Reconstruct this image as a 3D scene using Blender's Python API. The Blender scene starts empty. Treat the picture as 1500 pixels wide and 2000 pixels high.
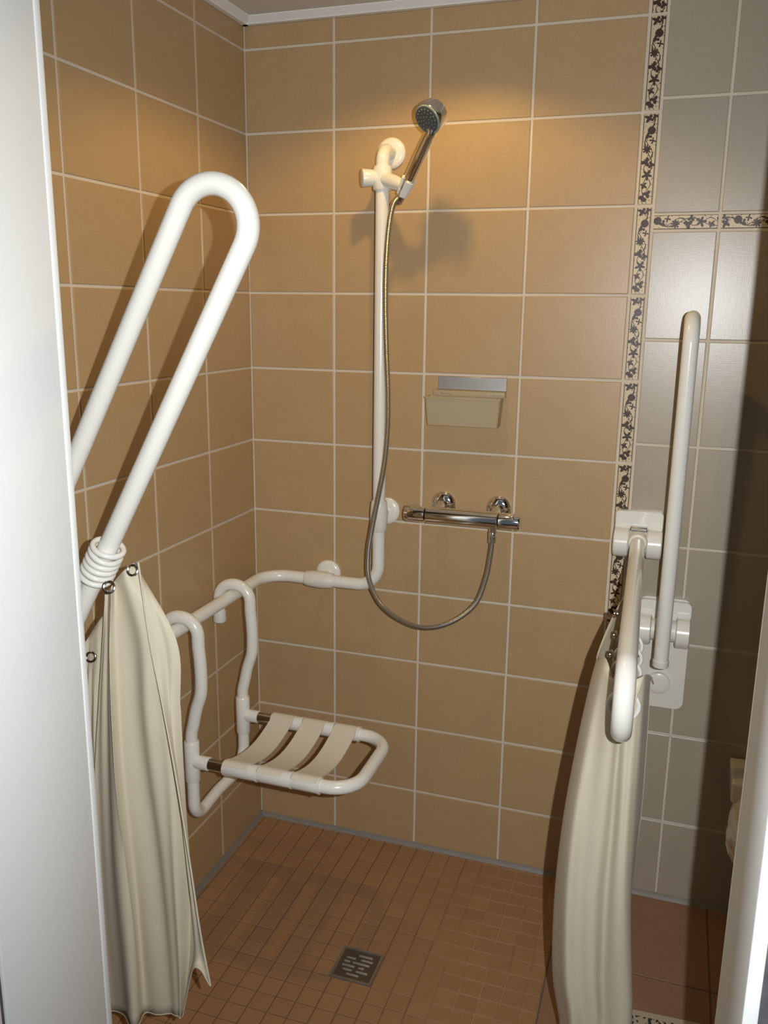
import bpy, bmesh, math, random
from mathutils import Vector, Matrix
random.seed(7)

# ------------------------------------------------------------------ camera
scene = bpy.context.scene
COL = scene.collection
F_PX = 1700.1                                   # focal length for a 1500x2000 frame
CAM = Vector((1.1391, -2.2260, 1.5689))
RIGHT = Vector((0.94796, 0.31817, 0.01168))
DOWN = Vector((0.08368, -0.21359, -0.97333))
FWD = Vector((-0.30719, 0.92366, -0.22910))
cd = bpy.data.cameras.new('camera'); cam = bpy.data.objects.new('camera', cd); COL.objects.link(cam)
cd.sensor_fit = 'VERTICAL'; cd.sensor_height = 36.0; cd.lens = 36.0 * F_PX / 2000.0
cd.clip_start = 0.02
M = Matrix.Identity(4)
for i in range(3):
    M[i][0] = RIGHT[i]; M[i][1] = -DOWN[i]; M[i][2] = -FWD[i]; M[i][3] = CAM[i]
cam.matrix_world = M
scene.camera = cam

# ------------------------------------------------------------------ light
w = bpy.data.worlds.new('world'); scene.world = w; w.use_nodes = True
w.node_tree.nodes['Background'].inputs[0].default_value = (0.80, 0.90, 1.0, 1)
w.node_tree.nodes['Background'].inputs[1].default_value = 0.10
# the camera's flash, to the right of the lens (camera held upright)
fl = bpy.data.lights.new('camera_flash_offscreen', 'SPOT'); fo = bpy.data.objects.new('camera_flash_offscreen', fl); COL.objects.link(fo)
fl.energy = 110; fl.color = (0.93, 0.965, 1.0); fl.spot_size = math.radians(114); fl.spot_blend = 1.0; fl.shadow_soft_size = 0.006
fo.location = (1.222, -2.205, 1.60)
fo.rotation_euler = FWD.to_track_quat('-Z', 'Y').to_euler()
# recessed spotlight in the shower ceiling
LAMP = Vector((0.575, -0.43, 2.268))
sl = bpy.data.lights.new('shower_spotlight_offscreen', 'SPOT'); so = bpy.data.objects.new('shower_spotlight_offscreen', sl); COL.objects.link(so)
sl.energy = 10; sl.color = (1.0, 0.64, 0.19); sl.shadow_soft_size = 0.022
sl.spot_size = math.radians(140); sl.spot_blend = 0.35
so.location = LAMP - Vector((0, 0, 0.006))
vs = scene.view_settings
vs.view_transform = 'Standard'; vs.look = 'None'; vs.gamma = 1.0; vs.exposure = 0.0; vs.use_curve_mapping = False

# ------------------------------------------------------------------ helpers
def ray(u, v):
    return RIGHT * ((u - 750) / F_PX) + DOWN * ((v - 1000) / F_PX) + FWD
def atY(u, v, Y):
    d = ray(u, v); return CAM + d * ((Y - CAM.y) / d.y)
def atX(u, v, X):
    d = ray(u, v); return CAM + d * ((X - CAM.x) / d.x)

def obj(name, me, mat=None, parent=None, loc=None, smooth=True):
    if isinstance(me, bmesh.types.BMesh):
        bm = me; bmesh.ops.recalc_face_normals(bm, faces=bm.faces)
        me = bpy.data.meshes.new(name); bm.to_mesh(me); bm.free()
        if smooth:
            me.polygons.foreach_set('use_smooth', [True] * len(me.polygons))
            try: me.set_sharp_from_angle(angle=math.radians(40))
            except Exception: pass
    if mat is not None and len(me.materials) == 0: me.materials.append(mat)
    o = bpy.data.objects.new(name, me); COL.objects.link(o)
    if parent is not None: o.parent = parent
    if loc is not None: o.location = loc
    return o
def empty(name, loc=(0, 0, 0)):
    o = bpy.data.objects.new(name, None); COL.objects.link(o); o.location = loc; o.empty_display_size = .05
    return o
def tag(o, label, cat, group=None):
    o['label'] = label; o['category'] = cat
    if group: o['group'] = group
    return o
def struct(o, label=None):
    o['kind'] = 'structure'
    if label: o['label'] = label
    return o
def thing(name, base, label, cat, group=None):
    return tag(empty(name, base), label, cat, group)
def part(t, name, bm, mat, label=None, smooth=True):
    """mesh written in world coordinates, parented to thing/part t"""
    base = Vector((0, 0, 0)); p = t
    while p is not None: base += Vector(p.location); p = p.parent
    bmesh.ops.translate(bm, verts=bm.verts, vec=-base)
    o = obj(name, bm, mat, t, smooth=smooth)
    if label: o['label'] = label
    return o

def fillet(pts, r, n=8):
    pts = [Vector(p) for p in pts]; out = [pts[0]]
    rs = r if isinstance(r, (list, tuple)) else [r] * (len(pts) - 2)
    for i in range(1, len(pts) - 1):
        a, b, c = pts[i - 1], pts[i], pts[i + 1]
        u = (a - b).normalized(); w_ = (c - b).normalized(); ang = u.angle(w_)
        if ang > math.pi - 0.02: out.append(b); continue
        t = min(rs[i - 1] / math.tan(ang / 2), (a - b).length * .499, (c - b).length * .499)
        rr = t * math.tan(ang / 2); bis = (u + w_).normalized(); cen = b + bis * (rr / math.sin(ang / 2))
        s = b + u * t - cen; e = b + w_ * t - cen; tot = s.angle(e); ax = s.cross(e).normalized()
        for k in range(n + 1):
            out.append(cen + Matrix.Rotation(tot * k / n, 3, ax) @ s)
    out.append(pts[-1]); return out
def catmull(pts, n=8):
    pts = [Vector(p) for p in pts]; P = [2 * pts[0] - pts[1]] + pts + [2 * pts[-1] - pts[-2]]; out = []
    for i in range(1, len(P) - 2):
        for k in range(n):
            t = k / n; a, b, c, d = P[i - 1:i + 3]
            out.append(.5 * ((2 * b) + (c - a) * t + (2 * a - 5 * b + 4 * c - d) * t * t + (3 * b - a - 3 * c + d) * t ** 3))
    out.append(pts[-1]); return out
def tube(bm, path, r, seg=16, cap=True, rnd=0.0):
    path = [Vector(p) for p in path]
    q = [path[0]]
    for p in path[1:]:
        if (p - q[-1]).length > 1e-5: q.append(p)
    path = q; n = len(path)
    R_ = r if isinstance(r, (list, tuple)) else [r] * n
    tan = []
    for i in range(n):
        t = (path[min(i + 1, n - 1)] - path[max(i - 1, 0)]).normalized(); tan.append(t)
    up = Vector((0, 0, 1)) if abs(tan[0].z) < .9 else Vector((1, 0, 0))
    x = tan[0].cross(up).normalized(); rings = []
    for i in range(n):
        if i:
            ax = tan[i - 1].cross(tan[i])
            if ax.length > 1e-7:
                x = Matrix.Rotation(tan[i - 1].angle(tan[i]), 3, ax.normalized()) @ x
        x = (x - tan[i] * x.dot(tan[i])).normalized(); y = tan[i].cross(x)
        rings.append([bm.verts.new(path[i] + (x * math.cos(a) + y * math.sin(a)) * R_[i])
                      for a in [2 * math.pi * k / seg for k in range(seg)]])
    for a, b in zip(rings, rings[1:]):
        for k in range(seg):
            bm.faces.new((a[k], a[(k + 1) % seg], b[(k + 1) % seg], b[k]))
    if cap:
        bm.faces.new(rings[0][::-1]); bm.faces.new(rings[-1])
    return bm
def lathe(bm, base, axis, prof, seg=28):
    """prof: (distance along axis, radius) pairs"""
    base = Vector(base); axis = Vector(axis).normalized()
    up = Vector((0, 0, 1)) if abs(axis.z) < .9 else Vector((1, 0, 0))
    x = axis.cross(up).normalized(); y = axis.cross(x); rings = []
    for d, r in prof:
        r = max(r, 1e-5)
        rings.append([bm.verts.new(base + axis * d + (x * math.cos(a) + y * math.sin(a)) * r)
                      for a in [2 * math.pi * k / seg for k in range(seg)]])
    for a, b in zip(rings, rings[1:]):
        for k in range(seg): bm.faces.new((a[k], a[(k + 1) % seg], b[(k + 1) % seg], b[k]))
    bm.faces.new(rings[0][::-1]); bm.faces.new(rings[-1]); return bm
def box(bm, lo, hi, bev=0.0, seg=2, mtx=None):
    r = bmesh.ops.create_cube(bm, size=1.0); vs_ = r['verts']
    lo = Vector(lo); hi = Vector(hi); c = (lo + hi) / 2; s = hi - lo
    for v in vs_: v.co = Vector((v.co.x * s.x, v.co.y * s.y, v.co.z * s.z)) + c
    if bev > 0:
        es = list({e for v in vs_ for e in v.link_edges})
        rr = bmesh.ops.bevel(bm, geom=es, offset=bev, segments=seg, profile=.5, affect='EDGES')
        vs_ = list({v for f in rr['faces'] for v in f.verts} | {v for v in vs_ if v.is_valid})
    if mtx is not None: bmesh.ops.transform(bm, matrix=mtx, verts=vs_)
    return bm
def torus(bm, c, axis, R_, r, seg=28, ms=10, squash=1.0):
    c = Vector(c); axis = Vector(axis).normalized()
    up = Vector((0, 0, 1)) if abs(axis.z) < .9 else Vector((1, 0, 0))
    x = axis.cross(up).normalized(); y = axis.cross(x); g = []
    for i in range(seg):
        a = 2 * math.pi * i / seg; d = x * math.cos(a) + y * math.sin(a) * squash
        g.append([bm.verts.new(c + d * R_ + (d.normalized() * math.cos(b) + axis * math.sin(b)) * r)
                  for b in [2 * math.pi * k / ms for k in range(ms)]])
    for i in range(seg):
        A, B_ = g[i], g[(i + 1) % seg]
        for k in range(ms): bm.faces.new((A[k], A[(k + 1) % ms], B_[(k + 1) % ms], B_[k]))
    return bm
def rrect_prism(bm, pts2, to3, d0, d1):
    """closed 2-D outline extruded; to3(a,b,d) -> point"""
    A = [bm.verts.new(to3(a, b, d0)) for a, b in pts2]; B_ = [bm.verts.new(to3(a, b, d1)) for a, b in pts2]
    n = len(A); bm.faces.new(A); bm.faces.new(B_[::-1])
    for i in range(n): bm.faces.new((A[i], B_[i], B_[(i + 1) % n], A[(i + 1) % n]))
    return bm
def rrect(x0, x1, y0, y1, r, n=5):
    out = []
    for cx, cy, a0 in ((x1 - r, y1 - r, 0), (x0 + r, y1 - r, 90), (x0 + r, y0 + r, 180), (x1 - r, y0 + r, 270)):
        for k in range(n + 1):
            a = math.radians(a0 + 90 * k / n); out.append((cx + r * math.cos(a), cy + r * math.sin(a)))
    return out
NB = bmesh.new

# ------------------------------------------------------------------ materials
def material(name, col, rough=.5, metal=0.0, spec=.5, coat=0.0):
    m = bpy.data.materials.new(name); m.use_nodes = True
    b = m.node_tree.nodes['Principled BSDF']
    b.inputs['Base Color'].default_value = (*col, 1); b.inputs['Roughness'].default_value = rough
    b.inputs['Metallic'].default_value = metal; b.inputs['Specular IOR Level'].default_value = spec
    b.inputs['Coat Weight'].default_value = coat
    return m
def nodes(m): return m.node_tree.nodes, m.node_tree.links, m.node_tree.nodes['Principled BSDF']
def mottled(name, c0, c1, rough, scale=8, detail=4, bump=0.0, bscale=200, metal=0.0, coat=0.0):
    m = material(name, c0, rough, metal, coat=coat); N, L, B_ = nodes(m)
    tc = N.new('ShaderNodeTexCoord'); no = N.new('ShaderNodeTexNoise'); no.inputs['Scale'].default_value = scale; no.inputs['Detail'].default_value = detail
    L.new(tc.outputs['Object'], no.inputs['Vector'])
    mx = N.new('ShaderNodeMix'); mx.data_type = 'RGBA'; mx.inputs[6].default_value = (*c0, 1); mx.inputs[7].default_value = (*c1, 1)
    L.new(no.outputs['Fac'], mx.inputs[0]); L.new(mx.outputs[2], B_.inputs['Base Color'])
    if bump:
        n2 = N.new('ShaderNodeTexNoise'); n2.inputs['Scale'].default_value = bscale; n2.inputs['Detail'].default_value = 3
        L.new(tc.outputs['Object'], n2.inputs['Vector'])
        bp = N.new('ShaderNodeBump'); bp.inputs['Strength'].default_value = bump; bp.inputs['Distance'].default_value = .001
        L.new(n2.outputs['Fac'], bp.inputs['Height']); L.new(bp.outputs['Normal'], B_.inputs['Normal'])
    return m
def woven(name, c0, c1, rough, bump=.12):
    """glazed tile with a faint linen weave"""
    m = material(name, c0, rough); N, L, B_ = nodes(m)
    tc = N.new('ShaderNodeTexCoord'); oi = N.new('ShaderNodeObjectInfo')
    off = N.new('ShaderNodeVectorMath'); off.operation = 'SCALE'; off.inputs[0].default_value = (7.3, 3.1, 1.7)
    L.new(oi.outputs['Random'], off.inputs['Scale'])
    add = N.new('ShaderNodeVectorMath'); L.new(tc.outputs['Object'], add.inputs[0]); L.new(off.outputs[0], add.inputs[1])
    fac = None; hs = []
    for sx, sy in ((60, 700), (700, 60)):
        mp = N.new('ShaderNodeMapping'); mp.inputs['Scale'].default_value = (sx, sy, 1); L.new(add.outputs[0], mp.inputs['Vector'])
        n = N.new('ShaderNodeTexNoise'); n.inputs['Scale'].default_value = 1.0; n.inputs['Detail'].default_value = 2
        L.new(mp.outputs[0], n.inputs['Vector']); hs.append(n)
    big = N.new('ShaderNodeTexNoise'); big.inputs['Scale'].default_value = 14; L.new(add.outputs[0], big.inputs['Vector'])
    s = N.new('ShaderNodeMath'); s.operation = 'ADD'; L.new(hs[0].outputs['Fac'], s.inputs[0]); L.new(hs[1].outputs['Fac'], s.inputs[1])
    s2 = N.new('ShaderNodeMath'); s2.operation = 'MULTIPLY_ADD'; s2.inputs[1].default_value = .45; L.new(s.outputs[0], s2.inputs[0])
    s3 = N.new('ShaderNodeMath'); s3.operation = 'MULTIPLY'; s3.inputs[1].default_value = .25; L.new(big.outputs['Fac'], s3.inputs[0]); L.new(s3.outputs[0], s2.inputs[2])
    rp = N.new('ShaderNodeMapRange'); rp.inputs['From Min'].default_value = .30; rp.inputs['From Max'].default_value = .82
    L.new(s2.outputs[0], rp.inputs['Value'])
    mx = N.new('ShaderNodeMix'); mx.data_type = 'RGBA'; mx.inputs[6].default_value = (*c0, 1); mx.inputs[7].default_value = (*c1, 1)
    L.new(rp.outputs[0], mx.inputs[0]); L.new(mx.outputs[2], B_.inputs['Base Color'])
    bp = N.new('ShaderNodeBump'); bp.inputs['Strength'].default_value = bump; bp.inputs['Distance'].default_value = .0006
    L.new(s.outputs[0], bp.inputs['Height']); L.new(bp.outputs['Normal'], B_.inputs['Normal'])
    return m

M_peach = woven('peach_tile', (0.405, 0.266, 0.130), (0.490, 0.333, 0.172), .34)
M_cream_tile = woven('cream_tile', (0.365, 0.310, 0.230), (0.42, 0.36, 0.275), .30)
M_grout = mottled('grout', (0.60, 0.52, 0.41), (0.68, 0.60, 0.49), .85, 30)
M_white = mottled('white_nylon', (0.80, 0.78, 0.70), (0.83, 0.81, 0.74), .22, 5, coat=.3)
M_white_dull = mottled('white_plastic', (0.74, 0.71, 0.62), (0.78, 0.75, 0.66), .42, 5)
M_strap = mottled('strap_plastic', (0.70, 0.64, 0.52), (0.74, 0.68, 0.56), .5, 20, bump=.2, bscale=600)
M_frame = mottled('painted_frame', (0.75, 0.75, 0.72), (0.79, 0.79, 0.76), .5, 3, bump=.25, bscale=60)
M_chrome = mottled('chrome', (0.80, 0.79, 0.77), (0.86, 0.85, 0.83), .07, 4, metal=1.0)
M_chrome_dk = mottled('dark_chrome', (0.50, 0.47, 0.44), (0.58, 0.55, 0.52), .16, 4, metal=1.0)
M_steel = mottled('brushed_steel', (0.44, 0.42, 0.39), (0.54, 0.52, 0.49), .38, 40, metal=1.0)
M_face = mottled('spray_face', (0.05, 0.06, 0.06), (0.09, 0.10, 0.10), .35, 60)
M_nozzle = mottled('nozzle_rubber', (0.20, 0.24, 0.23), (0.26, 0.30, 0.29), .6, 60)
M_ceiling = mottled('ceiling_paint', (0.66, 0.64, 0.60), (0.70, 0.68, 0.64), .8, 3)
M_trim = mottled('pvc_trim', (0.80, 0.80, 0.78), (0.84, 0.84, 0.82), .35, 3)
M_plaster = mottled('grey_plaster', (0.035, 0.035, 0.04), (0.12, 0.115, 0.12), .85, 45, bump=.6, bscale=120)
M_inner = mottled('cream_plaster', (0.66, 0.56, 0.40), (0.70, 0.60, 0.44), .8, 6)
M_ceramic = mottled('ceramic', (0.80, 0.74, 0.60), (0.83, 0.77, 0.63), .12, 3, coat=.5)
M_sealant = mottled('silicone', (0.20, 0.18, 0.155), (0.26, 0.24, 0.21), .55, 18)
M_floor_tile = woven('terracotta_floor_tile', (0.235, 0.125, 0.070), (0.315, 0.175, 0.105), .55)
M_floor_grout = mottled('dark_grout', (0.11, 0.075, 0.05), (0.16, 0.11, 0.075), .9, 10)

def mosaic_mat():
    m = woven('mosaic_tile', (0.30, 0.160, 0.072), (0.375, 0.205, 0.098), .50); N, L, B_ = nodes(m)
    src = B_.inputs['Base Color'].links[0].from_socket
    oi = N.new('ShaderNodeObjectInfo'); hsv = N.new('ShaderNodeHueSaturation')
    mr = N.new('ShaderNodeMapRange'); mr.inputs['To Min'].default_value = .94; mr.inputs['To Max'].default_value = 1.05
    L.new(oi.outputs['Random'], mr.inputs['Value']); L.new(mr.outputs[0], hsv.inputs['Value'])
    L.new(src, hsv.inputs['Color']); L.new(hsv.outputs[0], B_.inputs['Base Color']); return m
M_mosaic = mosaic_mat()
def mosaic_grout():
    # joints: dirty brown, with a patch of pale limescale in the middle of the floor
    m = material('mosaic_grout', (.15, .1, .07), .9); N, L, B_ = nodes(m)
    tc = N.new('ShaderNodeTexCoord'); no = N.new('ShaderNodeTexNoise'); no.inputs['Scale'].default_value = 7; no.inputs['Detail'].default_value = 5
    L.new(tc.outputs['Object'], no.inputs['Vector'])
    sx = N.new('ShaderNodeSeparateXYZ'); L.new(tc.outputs['Object'], sx.inputs[0])
    mr = N.new('ShaderNodeMapRange'); mr.inputs['From Min'].default_value = .35; mr.inputs['From Max'].default_value = .80
    L.new(sx.outputs['X'], mr.inputs['Value'])
    ad = N.new('ShaderNodeMath'); ad.operation = 'MULTIPLY'; L.new(no.outputs['Fac'], ad.inputs[0]); L.new(mr.outputs[0], ad.inputs[1])
    cr = N.new('ShaderNodeValToRGB'); e = cr.color_ramp.elements
    e[0].position = .12; e[0].color = (.155, .088, .046, 1); e[1].position = .56; e[1].color = (.44, .28, .15, 1)
    mid = cr.color_ramp.elements.new(.34); mid.color = (.285, .155, .074, 1)
    L.new(ad.outputs[0], cr.inputs[0]); L.new(cr.outputs[0], B_.inputs['Base Color']); return m
M_mosaic_grout = mosaic_grout()

def curtain_mat():
    m = mottled('curtain_cloth', (0.73, 0.65, 0.48), (0.78, 0.70, 0.53), .55, 12, bump=.15, bscale=900); N, L, B_ = nodes(m)
    B_.inputs['Sheen Weight'].default_value = .1
    src = B_.inputs['Base Color'].links[0].from_socket
    tr = N.new('ShaderNodeBsdfTranslucent'); L.new(src, tr.inputs['Color'])
    mx = N.new('ShaderNodeMixShader'); mx.inputs[0].default_value = .22
    out = N['Material Output']; L.new(B_.outputs[0], mx.inputs[1]); L.new(tr.outputs[0], mx.inputs[2]); L.new(mx.outputs[0], out.inputs['Surface'])
    return m
M_cloth = curtain_mat()
def frosted():
    m = mottled('frosted_plastic', (0.78, 0.70, 0.50), (0.82, 0.74, 0.55), .45, 8); N, L, B_ = nodes(m)
    src = B_.inputs['Base Color'].links[0].from_socket
    tp = N.new('ShaderNodeBsdfTransparent'); tr = N.new('ShaderNodeBsdfTranslucent')
    tp.inputs['Color'].default_value = (.92, .85, .68, 1); L.new(src, tr.inputs['Color'])
    m1 = N.new('ShaderNodeMixShader'); m1.inputs[0].default_value = .5; m2 = N.new('ShaderNodeMixShader'); m2.inputs[0].default_value = .30
    L.new(B_.outputs[0], m1.inputs[1]); L.new(tr.outputs[0], m1.inputs[2]); L.new(m1.outputs[0], m2.inputs[1]); L.new(tp.outputs[0], m2.inputs[2])
    L.new(m2.outputs[0], N['Material Output'].inputs['Surface']); return m
M_frost = frosted()
def hose_mat():
    m = material('steel_hose', (.55, .54, .52), .34, 1.0); return m
M_hose = hose_mat()

def border_mat():
    """cream listello printed with a brown vine, blossoms, leaves and two edge lines; local y runs along the strip"""
    m = material('border_print', (.7, .6, .42), .38, spec=.3); N, L, B_ = nodes(m)
    tc = N.new('ShaderNodeTexCoord'); sp = N.new('ShaderNodeSeparateXYZ'); L.new(tc.outputs['Object'], sp.inputs[0])
    X, Yv = sp.outputs['X'], sp.outputs['Y']
    def mt(op, a, b=None, c=None):
        n = N.new('ShaderNodeMath'); n.operation = op
        for i, s in enumerate((a, b, c)):
            if s is None: continue
            if isinstance(s, (int, float)): n.inputs[i].default_value = s
            else: L.new(s, n.inputs[i])
        return n.outputs[0]
    mask = None
    def union(a):
        nonlocal mask
        mask = a if mask is None else mt('MAXIMUM', mask, a)
    # wobble so the print looks hand drawn
    nz = N.new('ShaderNodeTexNoise'); nz.inputs['Scale'].default_value = 160; nz.inputs['Detail'].default_value = 1; L.new(tc.outputs['Object'], nz.inputs['Vector'])
    wob = mt('MULTIPLY', mt('SUBTRACT', nz.outputs['Fac'], .5), .004)
    Xw = mt('ADD', X, wob)
    # edge lines
    ax = mt('ABSOLUTE', X)
    union(mt('LESS_THAN', mt('ABSOLUTE', mt('SUBTRACT', ax, .0150)), .00075))
    # blossoms: centre, radius, petals, phase, depth of the petals
    for cx, cy, r, n, ph, dp in ((-.004, .088, .0105, 4, .5, .55), (.003, .062, .0095, 1, 0, .12), (-.003, .050, .0085, 3, .3, .7),
                                 (.007, .040, .0075, 4, .2, .7), (-.004, .022, .0105, 8, 0, .45), (-.005, -.006, .0115, 3, .9, .6),
                                 (.008, -.012, .0085, 3, 2.2, .65), (.0, -.034, .0125, 5, .25, .6), (-.006, -.058, .0085, 4, .5, .65),
                                 (.003, -.076, .0100, 3, 1.2, .6), (-.006, -.086, .0095, 2, .6, .55), (.009, .092, .008, 3, 0, .6)):
        dx = mt('SUBTRACT', Xw, cx); dy = mt('SUBTRACT', Yv, cy)
        d = mt('SQRT', mt('ADD', mt('MULTIPLY', dx, dx), mt('MULTIPLY', dy, dy)))
        a = mt('ARCTAN2', dy, dx)
        pet = mt('MULTIPLY_ADD', mt('COSINE', mt('MULTIPLY_ADD', a, n, ph * n)), dp / 2 * r, r * (1 - dp / 2))
        union(mt('LESS_THAN', d, pet))
    # two winding stems
    for amp, k, ph, wd in ((.0085, 95, .4, .0010), (.0095, 62, 2.4, .0009)):
        s = mt('MULTIPLY', mt('SINE', mt('MULTIPLY_ADD', Yv, k, ph)), amp)
        union(mt('LESS_THAN', mt('ABSOLUTE', mt('SUBTRACT', Xw, s)), wd))
    # dots
    vo = N.new('ShaderNodeTexVoronoi'); vo.inputs['Scale'].default_value = 190; L.new(tc.outputs['Object'], vo.inputs['Vector'])
    union(mt('LESS_THAN', vo.outputs['Distance'], .22))
    inside = mt('MULTIPLY', mt('LESS_THAN', ax, .0158), mt('LESS_THAN', mt('ABSOLUTE', Yv), .0965))
    mask = mt('MULTIPLY', mask, inside)
    mx = N.new('ShaderNodeMix'); mx.data_type = 'RGBA'; mx.inputs[6].default_value = (.62, .50, .33, 1); mx.inputs[7].default_value = (.055, .030, .020, 1)
    L.new(mask, mx.inputs[0]); L.new(mx.outputs[2], B_.inputs['Base Color']); return m
M_border = border_mat()

# ------------------------------------------------------------------ structure
PW, PH = .253, .203              # tile pitch
Z0 = 2.212                       # height of the topmost full joint
CEIL = 2.283
YD = -1.235                      # room side of the door wall
YO = -1.440                      # outer side of the door wall
XR = 2.05                        # right wall
JT = .0062                       # joint
TILE = {}
def tile_mesh(w_, h_, mat, t=.0045, b=.0016):
    key = (round(w_, 4), round(h_, 4), mat.name)
    if key in TILE: return TILE[key]
    x, y = w_ / 2, h_ / 2; V = []
    for (dx, z) in ((0, -.004), (0, t - b), (b * .35, t - b * .35), (b, t)):
        V += [(-x + dx, -y + dx, z), (x - dx, -y + dx, z), (x - dx, y - dx, z), (-x + dx, y - dx, z)]
    Fc = [(12, 13, 14, 15)]
    for k in range(3):
        o = 4 * k
        for i in range(4): Fc.append((o + i, o + (i + 1) % 4, o + 4 + (i + 1) % 4, o + 4 + i))
    me = bpy.data.meshes.new('tile'); me.from_pydata(V, [], Fc); me.materials.append(mat)
    TILE[key] = me; return me
def lay(name, parent, mtx, me):
    o = bpy.data.objects.new(name, me); COL.objects.link(o); o.parent = parent; o.matrix_local = mtx; return o
def wall_tile(parent, x0, x1, z0, z1, mat, name='wall_tile', rotate=False):
    """tile on the back wall between two joint centre lines"""
    w_, h_ = x1 - x0 - JT, z1 - z0 - JT
    mt_ = Matrix(((1, 0, 0, (x0 + x1) / 2), (0, 0, -1, 0), (0, 1, 0, (z0 + z1) / 2), (0, 0, 0, 1)))
    mt_ = mt_ @ Matrix.Translation((random.uniform(-.0003, .0003), random.uniform(-.0003, .0003), random.uniform(-.0004, .0003))) @ Matrix.Rotation(random.uniform(-.0015, .0015), 4, 'X') @ Matrix.Rotation(random.uniform(-.0015, .0015), 4, 'Y')
    if rotate: mt_ = mt_ @ Matrix.Rotation(math.pi / 2, 4, 'Z'); w_, h_ = h_, w_
    return lay(name, parent, mt_, tile_mesh(w_, h_, mat))
def left_tile(parent, y0, y1, z0, z1, mat):
    w_, h_ = abs(y1 - y0) - JT, z1 - z0 - JT
    mt_ = Matrix(((0, 0, 1, 0), (1, 0, 0, (y0 + y1) / 2), (0, 1, 0, (z0 + z1) / 2), (0, 0, 0, 1)))
    mt_ = mt_ @ Matrix.Translation((0, 0, random.uniform(-.0004, .0003))) @ Matrix.Rotation(random.uniform(-.0015, .0015), 4, 'X')
    return lay('wall_tile', parent, mt_, tile_mesh(w_, h_, mat))

SEAL = .008
rows = [(Z0, CEIL - .012)] + [(Z0 - PH * (k + 1), Z0 - PH * k) for k in range(10)] + [(SEAL - .003, Z0 - PH * 10)]
bm = NB(); box(bm, (-.10, -.0022, 0), (XR, .12, CEIL)); wall_back = struct(obj('wall_back', bm, M_grout, smooth=False), 'back wall of peach and cream tiles with pale joints')
# recess the joints: the slab's face lies 3 mm behind the tile faces
for (za, zb) in rows:
    for c in range(4):
        wall_tile(wall_back, c * PW + (.003 if c == 0 else 0), (c + 1) * PW, za, zb, M_peach)
    if zb - za > .19: wall_tile(wall_back, 1.0120, 1.0520, za, zb, M_border, 'border_tile')
    else: wall_tile(wall_back, 1.0120, 1.0520, za, zb, M_border, 'border_tile')
xs = [1.0520, 1.199, 1.402, 1.605, 1.808, XR - .004]
zw = [CEIL - .012, 2.037, 1.787]
for a, b_ in zip(zw, zw[1:]):
    for x0, x1 in zip(xs, xs[1:]): wall_tile(wall_back, x0, x1, b_, a, M_cream_tile)
xl = [1.0520, 1.199, 1.402, 1.605, 1.808, XR - .004]
for x0, x1 in zip(xl, xl[1:]): wall_tile(wall_back, x0, x1, 1.750, 1.787, M_border, 'border_tile', rotate=True)
z = 1.750; zl = [z] + [1.7535 - .2535 * k for k in range(1, 7)] + [SEAL - .003]
for a, b_ in zip(zl, zl[1:]):
    for x0, x1 in zip(xs, xs[1:]): wall_tile(wall_back, x0, x1, b_, a, M_cream_tile)

bm = NB(); box(bm, (-.12, YO, 0), (.0022, .12, CEIL)); wall_left = struct(obj('wall_left', bm, M_grout, smooth=False), 'left shower wall of peach tiles with pale joints')
for (za, zb) in rows:
    y = 0.0; k = 0
    while y > YD:
        y2 = max(y - PW, YD)
        left_tile(wall_left, y - (.003 if k == 0 else 0), y2, za, zb, M_peach); y = y2; k += 1

# right wall, front wall with the door opening, ceiling
bm = NB(); box(bm, (XR, YO, 0), (XR + .1, .12, CEIL)); struct(obj('wall_right', bm, M_inner, smooth=False), 'cream plaster wall beside the toilet')
XL_J, XR_J, HEAD = .345, 1.250, 2.10
FR = .028                         # thickness of the painted frame lining
bm = NB()
box(bm, (-.12, YO + .012, 0), (XL_J - FR, YD, CEIL)); box(bm, (XR_J + .015, YO + .012, 0), (XR + .1, YD, CEIL)); box(bm, (XL_J - FR, YO + .012, HEAD + FR), (XR_J + FR, YD, CEIL))
struct(obj('wall_front', bm, M_plaster, smooth=False), 'grey textured wall around the doorway')
bm = NB(); box(bm, (-.12, YO, CEIL), (XR + .1, .12, CEIL + .08)); struct(obj('ceiling', bm, M_ceiling, smooth=False), 'flat pale ceiling panel')
# cove trim
def cove(name, p0, p1, inward):
    bm = NB(); inward = Vector(inward); p0, p1 = Vector(p0), Vector(p1)
    prof = [(0, -.016), (.014, -.016), (.016, -.013), (.030, -.002), (.031, 0), (0, 0)]
    prof = [(.0055 + a if a == 0 else a + .005, b) for a, b in prof]
    A = [bm.verts.new(p0 + inward * a + Vector((0, 0, CEIL + b))) for a, b in prof]; B_ = [bm.verts.new(p1 + inward * a + Vector((0, 0, CEIL + b))) for a, b in prof]
    n = len(A); bm.faces.new(A); bm.faces.new(B_[::-1])
    for i in range(n): bm.faces.new((A[i], B_[i], B_[(i + 1) % n], A[(i + 1) % n]))
    return struct(obj(name, bm, M_trim, smooth=False), 'white plastic cove strip under the ceiling')
cove('trim_1', (0.001, 0, 0), (XR - .001, 0, 0), (0, -1, 0)); cove('trim_2', (0, -.001, 0), (0, YD + .001, 0), (1, 0, 0))

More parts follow.
